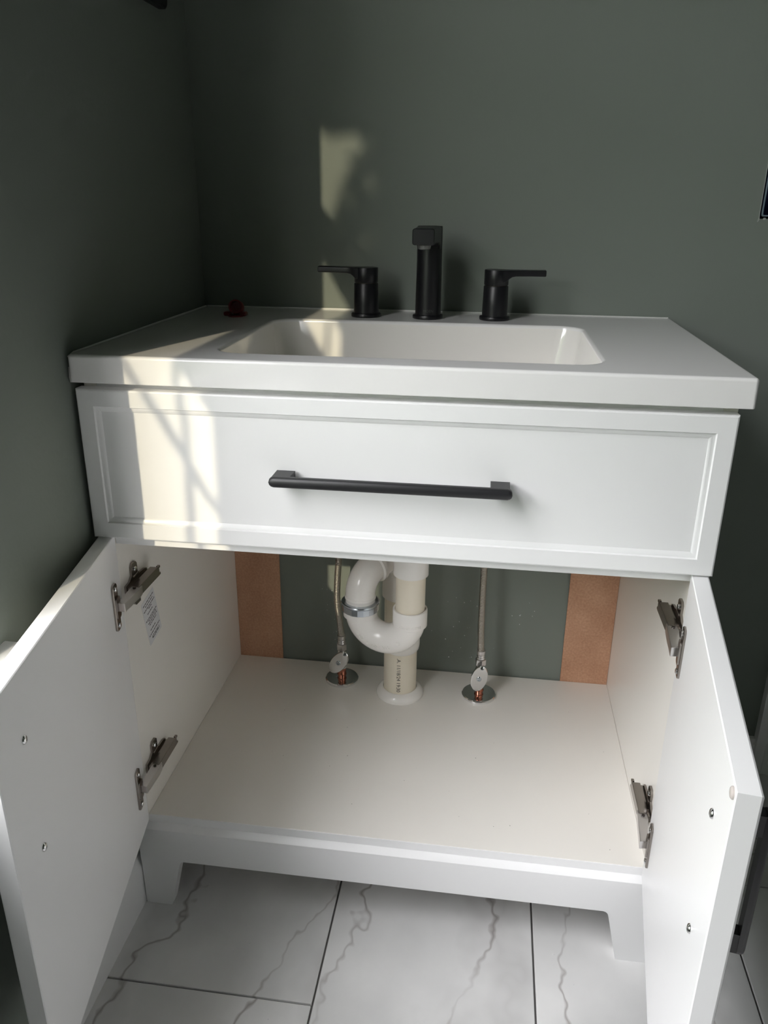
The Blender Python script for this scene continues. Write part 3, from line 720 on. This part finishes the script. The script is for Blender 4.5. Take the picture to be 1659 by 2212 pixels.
# ------------------------------------------------------------------ shut-off valves and braided supply hoses
def valve(cx, cy, tilt, label, face):
    v = thing('shutoff_valve', label, 'valve', (cx, cy, ZF), 'pair of chrome shut-off valves on the cabinet floor')
    def vp(name, bm, m, **k):
        k.setdefault('weighted', False); o = finish(name, bm, m, **k); adopt(v, o); return o
    b = Vector((cx, cy, ZF))
    bm = bmesh.new(); add_lathe(bm, [(.0315, 0), (.0318, .0010), (.0316, .0038), (.0300, .0054), (.0240, .0062), (.0120, .0068), (.0085, .0068)], b, n=48); vp('escutcheon', bm, 'chrome', angle=30)
    bm = bmesh.new(); add_lathe(bm, [(.0075, .004), (.0075, .0100), (.0086, .0108), (.0088, .0126), (.0080, .0132), (.0080, .0300)], b, n=28); vp('copper_stub', bm, 'copper')
    bm = bmesh.new(); add_lathe(bm, [(.0098, .0270), (.0100, .0280), (.0100, .0390), (.0086, .0400), (.0086, .0600), (.0078, .0640), (.0078, .0760)], b, n=28)
    fdir = Vector((face[0], face[1], 0)).normalized(); mid = b + Vector((0, 0, .0490))
    add_lathe(bm, [(.0095, 0), (.0095, .011), (.0075, .012), (.0060, .020)], mid, fdir, 24); vp('valve_body', bm, 'chrome')
    bm = bmesh.new(); add_lathe(bm, [(.0090, .0655), (.0100, .0662), (.0100, .0775), (.0090, .0782)], b, n=6, phase=.25); vp('compression_nut', bm, 'nickel_light', angle=20)
    # oval handle facing the front
    u = Vector((0, 0, 1)).cross(fdir).normalized(); w = Vector((0, 0, 1)); ct, s_ = math.cos(tilt), math.sin(tilt)
    la, sa = w * ct + u * s_, u * ct - w * s_
    bm = bmesh.new(); rings = []
    for k, h_ in ((.80, .018), (1.0, .0192), (1.0, .0222), (.94, .0238), (.60, .0246), (.22, .0240)):
        rings.append([mid + fdir * h_ + la * (.0275 * k * math.cos(t)) + sa * (.0148 * k * math.sin(t)) for t in [2 * math.pi * j / 40 for j in range(40)]])
    add_loft(bm, rings); hd = vp('oval_handle', bm, 'chrome', angle=40)
    bm = bmesh.new(); add_lathe(bm, [(.0044, 0), (.0046, .0008), (.0042, .0018), (.0022, .0022), (.0020, .0012)], mid + fdir * .0238, fdir, 20); o = finish('screw', bm, 'zinc', weighted=False); adopt(hd, o)
    return b + Vector((0, 0, .0790))
va = valve(.2400, -.0600, .58, 'chrome shut-off valve with tilted oval handle left of the drain pipe', (-.10, -1))
vb = valve(.5020, -.0750, .20, 'chrome shut-off valve with upright oval handle right of the drain pipe', (-.05, -1))
def hose(base, pts, label):
    h = thing('supply_hose', label, 'hose', base, 'pair of braided supply hoses under the sink')
    P = [base + Vector((0, 0, .012))] + [Vector(p) for p in pts]
    # smooth path (Catmull-Rom)
    out = []
    for i in range(len(P) - 1):
        p0, p1, p2, p3 = P[max(i - 1, 0)], P[i], P[i + 1], P[min(i + 2, len(P) - 1)]
        for k in range(14):
            t = k / 14
            out.append(.5 * ((2 * p1) + (-p0 + p2) * t + (2 * p0 - 5 * p1 + 4 * p2 - p3) * t * t + (-p0 + 3 * p1 - 3 * p2 + p3) * t ** 3))
    out.append(P[-1])
    bm = bmesh.new(); add_tube(bm, out, .0060, 20); o = finish('braided_tube', bm, 'braid', weighted=False); adopt(h, o)
    bm = bmesh.new(); add_lathe(bm, [(.0070, -.0005), (.0076, .0005), (.0068, .0030), (.0076, .0050), (.0068, .0075), (.0078, .0100), (.0078, .0170), (.0066, .0175)], base, n=28); o = finish('crimp_ferrule', bm, 'nickel_light', weighted=False, angle=25); adopt(h, o)
    bm = bmesh.new(); add_lathe(bm, [(.0080, 0), (.0094, .001), (.0094, .014), (.0080, .015)], out[-1] - Vector((0, 0, .014)), n=6); o = finish('top_nut', bm, 'nickel_light', weighted=False, angle=20); adopt(h, o)
hose(va, [(.2372, -.0610, .2900), (.2330, -.0625, .3400), (.2362, -.0615, .4100), (.246, -.062, .50), (.268, -.068, .62), (.2888, -.0770, .76)], 'braided metal supply hose left of the drain pipe')
hose(vb, [(.4998, -.0740, .2900), (.4985, -.0725, .3500), (.4980, -.0700, .4200), (.497, -.070, .52), (.493, -.072, .65), (.4905, -.0740, .76)], 'braided metal supply hose right of the drain pipe')

# ------------------------------------------------------------------ wall fixtures
eb = thing('electrical_box', 'blue electrical outlet box set in a wall cut-out at right edge', 'outlet box', (.910, .03, BZ0))
bm = bmesh.new(); g = .0030; w_ = .0022
x0, x1, z0_, z1_ = BX0 + g, BX1 - .001, BZ0 + g, BZ1 - .001
lo = rrect(x0, x1, z0_, z1_, .003, 3); li = rrect(x0 + w_, x1 - w_, z0_ + w_, z1_ - w_, .002, 3)
add_loft(bm, [[(a, .060, b) for a, b in lo], [(a, .0030, b) for a, b in lo], [(a, .0030, b) for a, b in li], [(a, .057, b) for a, b in li]])
o = finish('box_shell', bm, 'blue', weighted=False, angle=30); adopt(eb, o)
bm = bmesh.new()
add_loft(bm, [[(a, .0028, b) for a, b in rrect(x0, x1, z0_, z1_, .003, 3)], [(a, .0012, b) for a, b in rrect(x0 + .0003, x1 - .0003, z0_ + .0003, z1_ - .0003, .003, 3)],
              [(a, .0012, b) for a, b in rrect(x0 + .0022, x1 - .0022, z0_ + .0022, z1_ - .0022, .002, 3)], [(a, .0028, b) for a, b in rrect(x0 + .0023, x1 - .0023, z0_ + .0023, z1_ - .0023, .002, 3)]], False, False)
o = finish('box_rim', bm, 'blue_rim', weighted=False); adopt(eb, o)
bm = bmesh.new(); add_prism(bm, [(BX0 - .0022, BZ0 - .0050), (BX0 - .0004, BZ0 - .0040), (BX0 + .0010, BZ0 - .0010), (BX0 + .0002, BZ0 + .0025), (BX0 - .0012, BZ0 + .0005)], lambda a, b: (a, -.0010, b), lambda a, b: (a, .0005, b)); add_box(bm, BX0 - .0008, BX0 + .0003, -.0008, .0005, BZ0, BZ1, .0002, 1)
add_box(bm, BX0 + .006, BX0 + .010, -.0012, .0005, BZ0 - .002, BZ0 + .0015, .0005, 1)
o = finish('chipped_drywall', bm, 'drywall', smooth=False); adopt(eb, o)

fx = thing('wall_fixture', 'black fixture with rounded corner on left wall at top edge', 'wall fixture', (XW, -.155, 1.272))
bm = bmesh.new()
pl_ = rrect(-.232, -.0935, 1.272, 1.395, .010, 6)
add_loft(bm, [[(XW + .0002, a, b) for a, b in pl_], [(XW + .0090, a, b) for a, b in pl_], [(XW + .0105, -.163 + (a + .163) * .975, 1.3335 + (b - 1.3335) * .975) for a, b in pl_]])
o = finish('back_plate', bm, 'black', weighted=False, angle=30); adopt(fx, o)
bm = bmesh.new(); add_tube(bm, [(XW + .010, -.163, 1.345), (XW + .045, -.163, 1.345), (XW + .055, -.163, 1.350), (XW + .058, -.163, 1.365)], .006, 16); o = finish('hook_arm', bm, 'black', weighted=False); adopt(fx, o)

# ------------------------------------------------------------------ crumbs and specks left by the fitters
rc = random.Random(21)
def blob(bm, c, r, n):
    u, w = frame_of(Vector(n)); c = Vector(c); n = Vector(n)
    k = 6; pts = [c + (u * math.cos(2 * math.pi * i / k) * rc.uniform(.6, 1.3) + w * math.sin(2 * math.pi * i / k) * rc.uniform(.6, 1.3)) * r for i in range(k)]
    add_loft(bm, [pts, [c + n * r * .5 + (p - c) * .6 for p in pts]])
bm = bmesh.new()
for x, y, r in ((.150, -.505, .0010), (.166, -.535, .0016), (.186, -.520, .0013), (.172, -.490, .0009), (.245, -.630, .0012), (.128, -.470, .0008), (.205, -.500, .0008), (.630, -.475, .0010), (.655, -.520, .0008), (.520, -.450, .0008)):
    blob(bm, (x, y, 0.00005), r, (0, 0, 1))
o = finish('plaster_crumbs', bm, 'paper', smooth=False); o['kind'] = 'stuff'; o['label'] = 'tiny white plaster crumbs scattered on the floor tiles'; o['category'] = 'crumbs'
bm = bmesh.new()
for i in range(46):
    x = rc.choice((rc.gauss(.215, .012), rc.gauss(.47, .02), rc.uniform(.40, .62))); z = rc.uniform(.19, .33)
    blob(bm, (min(max(x, .12), .645), -.00005, z), rc.uniform(.0004, .0011), (0, -1, 0))
o = finish('plaster_specks', bm, 'paper', smooth=False); o['kind'] = 'stuff'; o['label'] = 'tiny white plaster specks on green wall inside the cabinet'; o['category'] = 'specks'
bm = bmesh.new()
for i in range(26):
    blob(bm, (rc.uniform(.05, .72), rc.uniform(-.44, -.02), ZF + .00005), rc.uniform(.0003, .0007), (0, 0, 1))
o = finish('dust_specks', bm, 'dark_steel', smooth=False); o['kind'] = 'stuff'; o['label'] = 'fine dark dust specks on the cabinet floor'; o['category'] = 'dust'
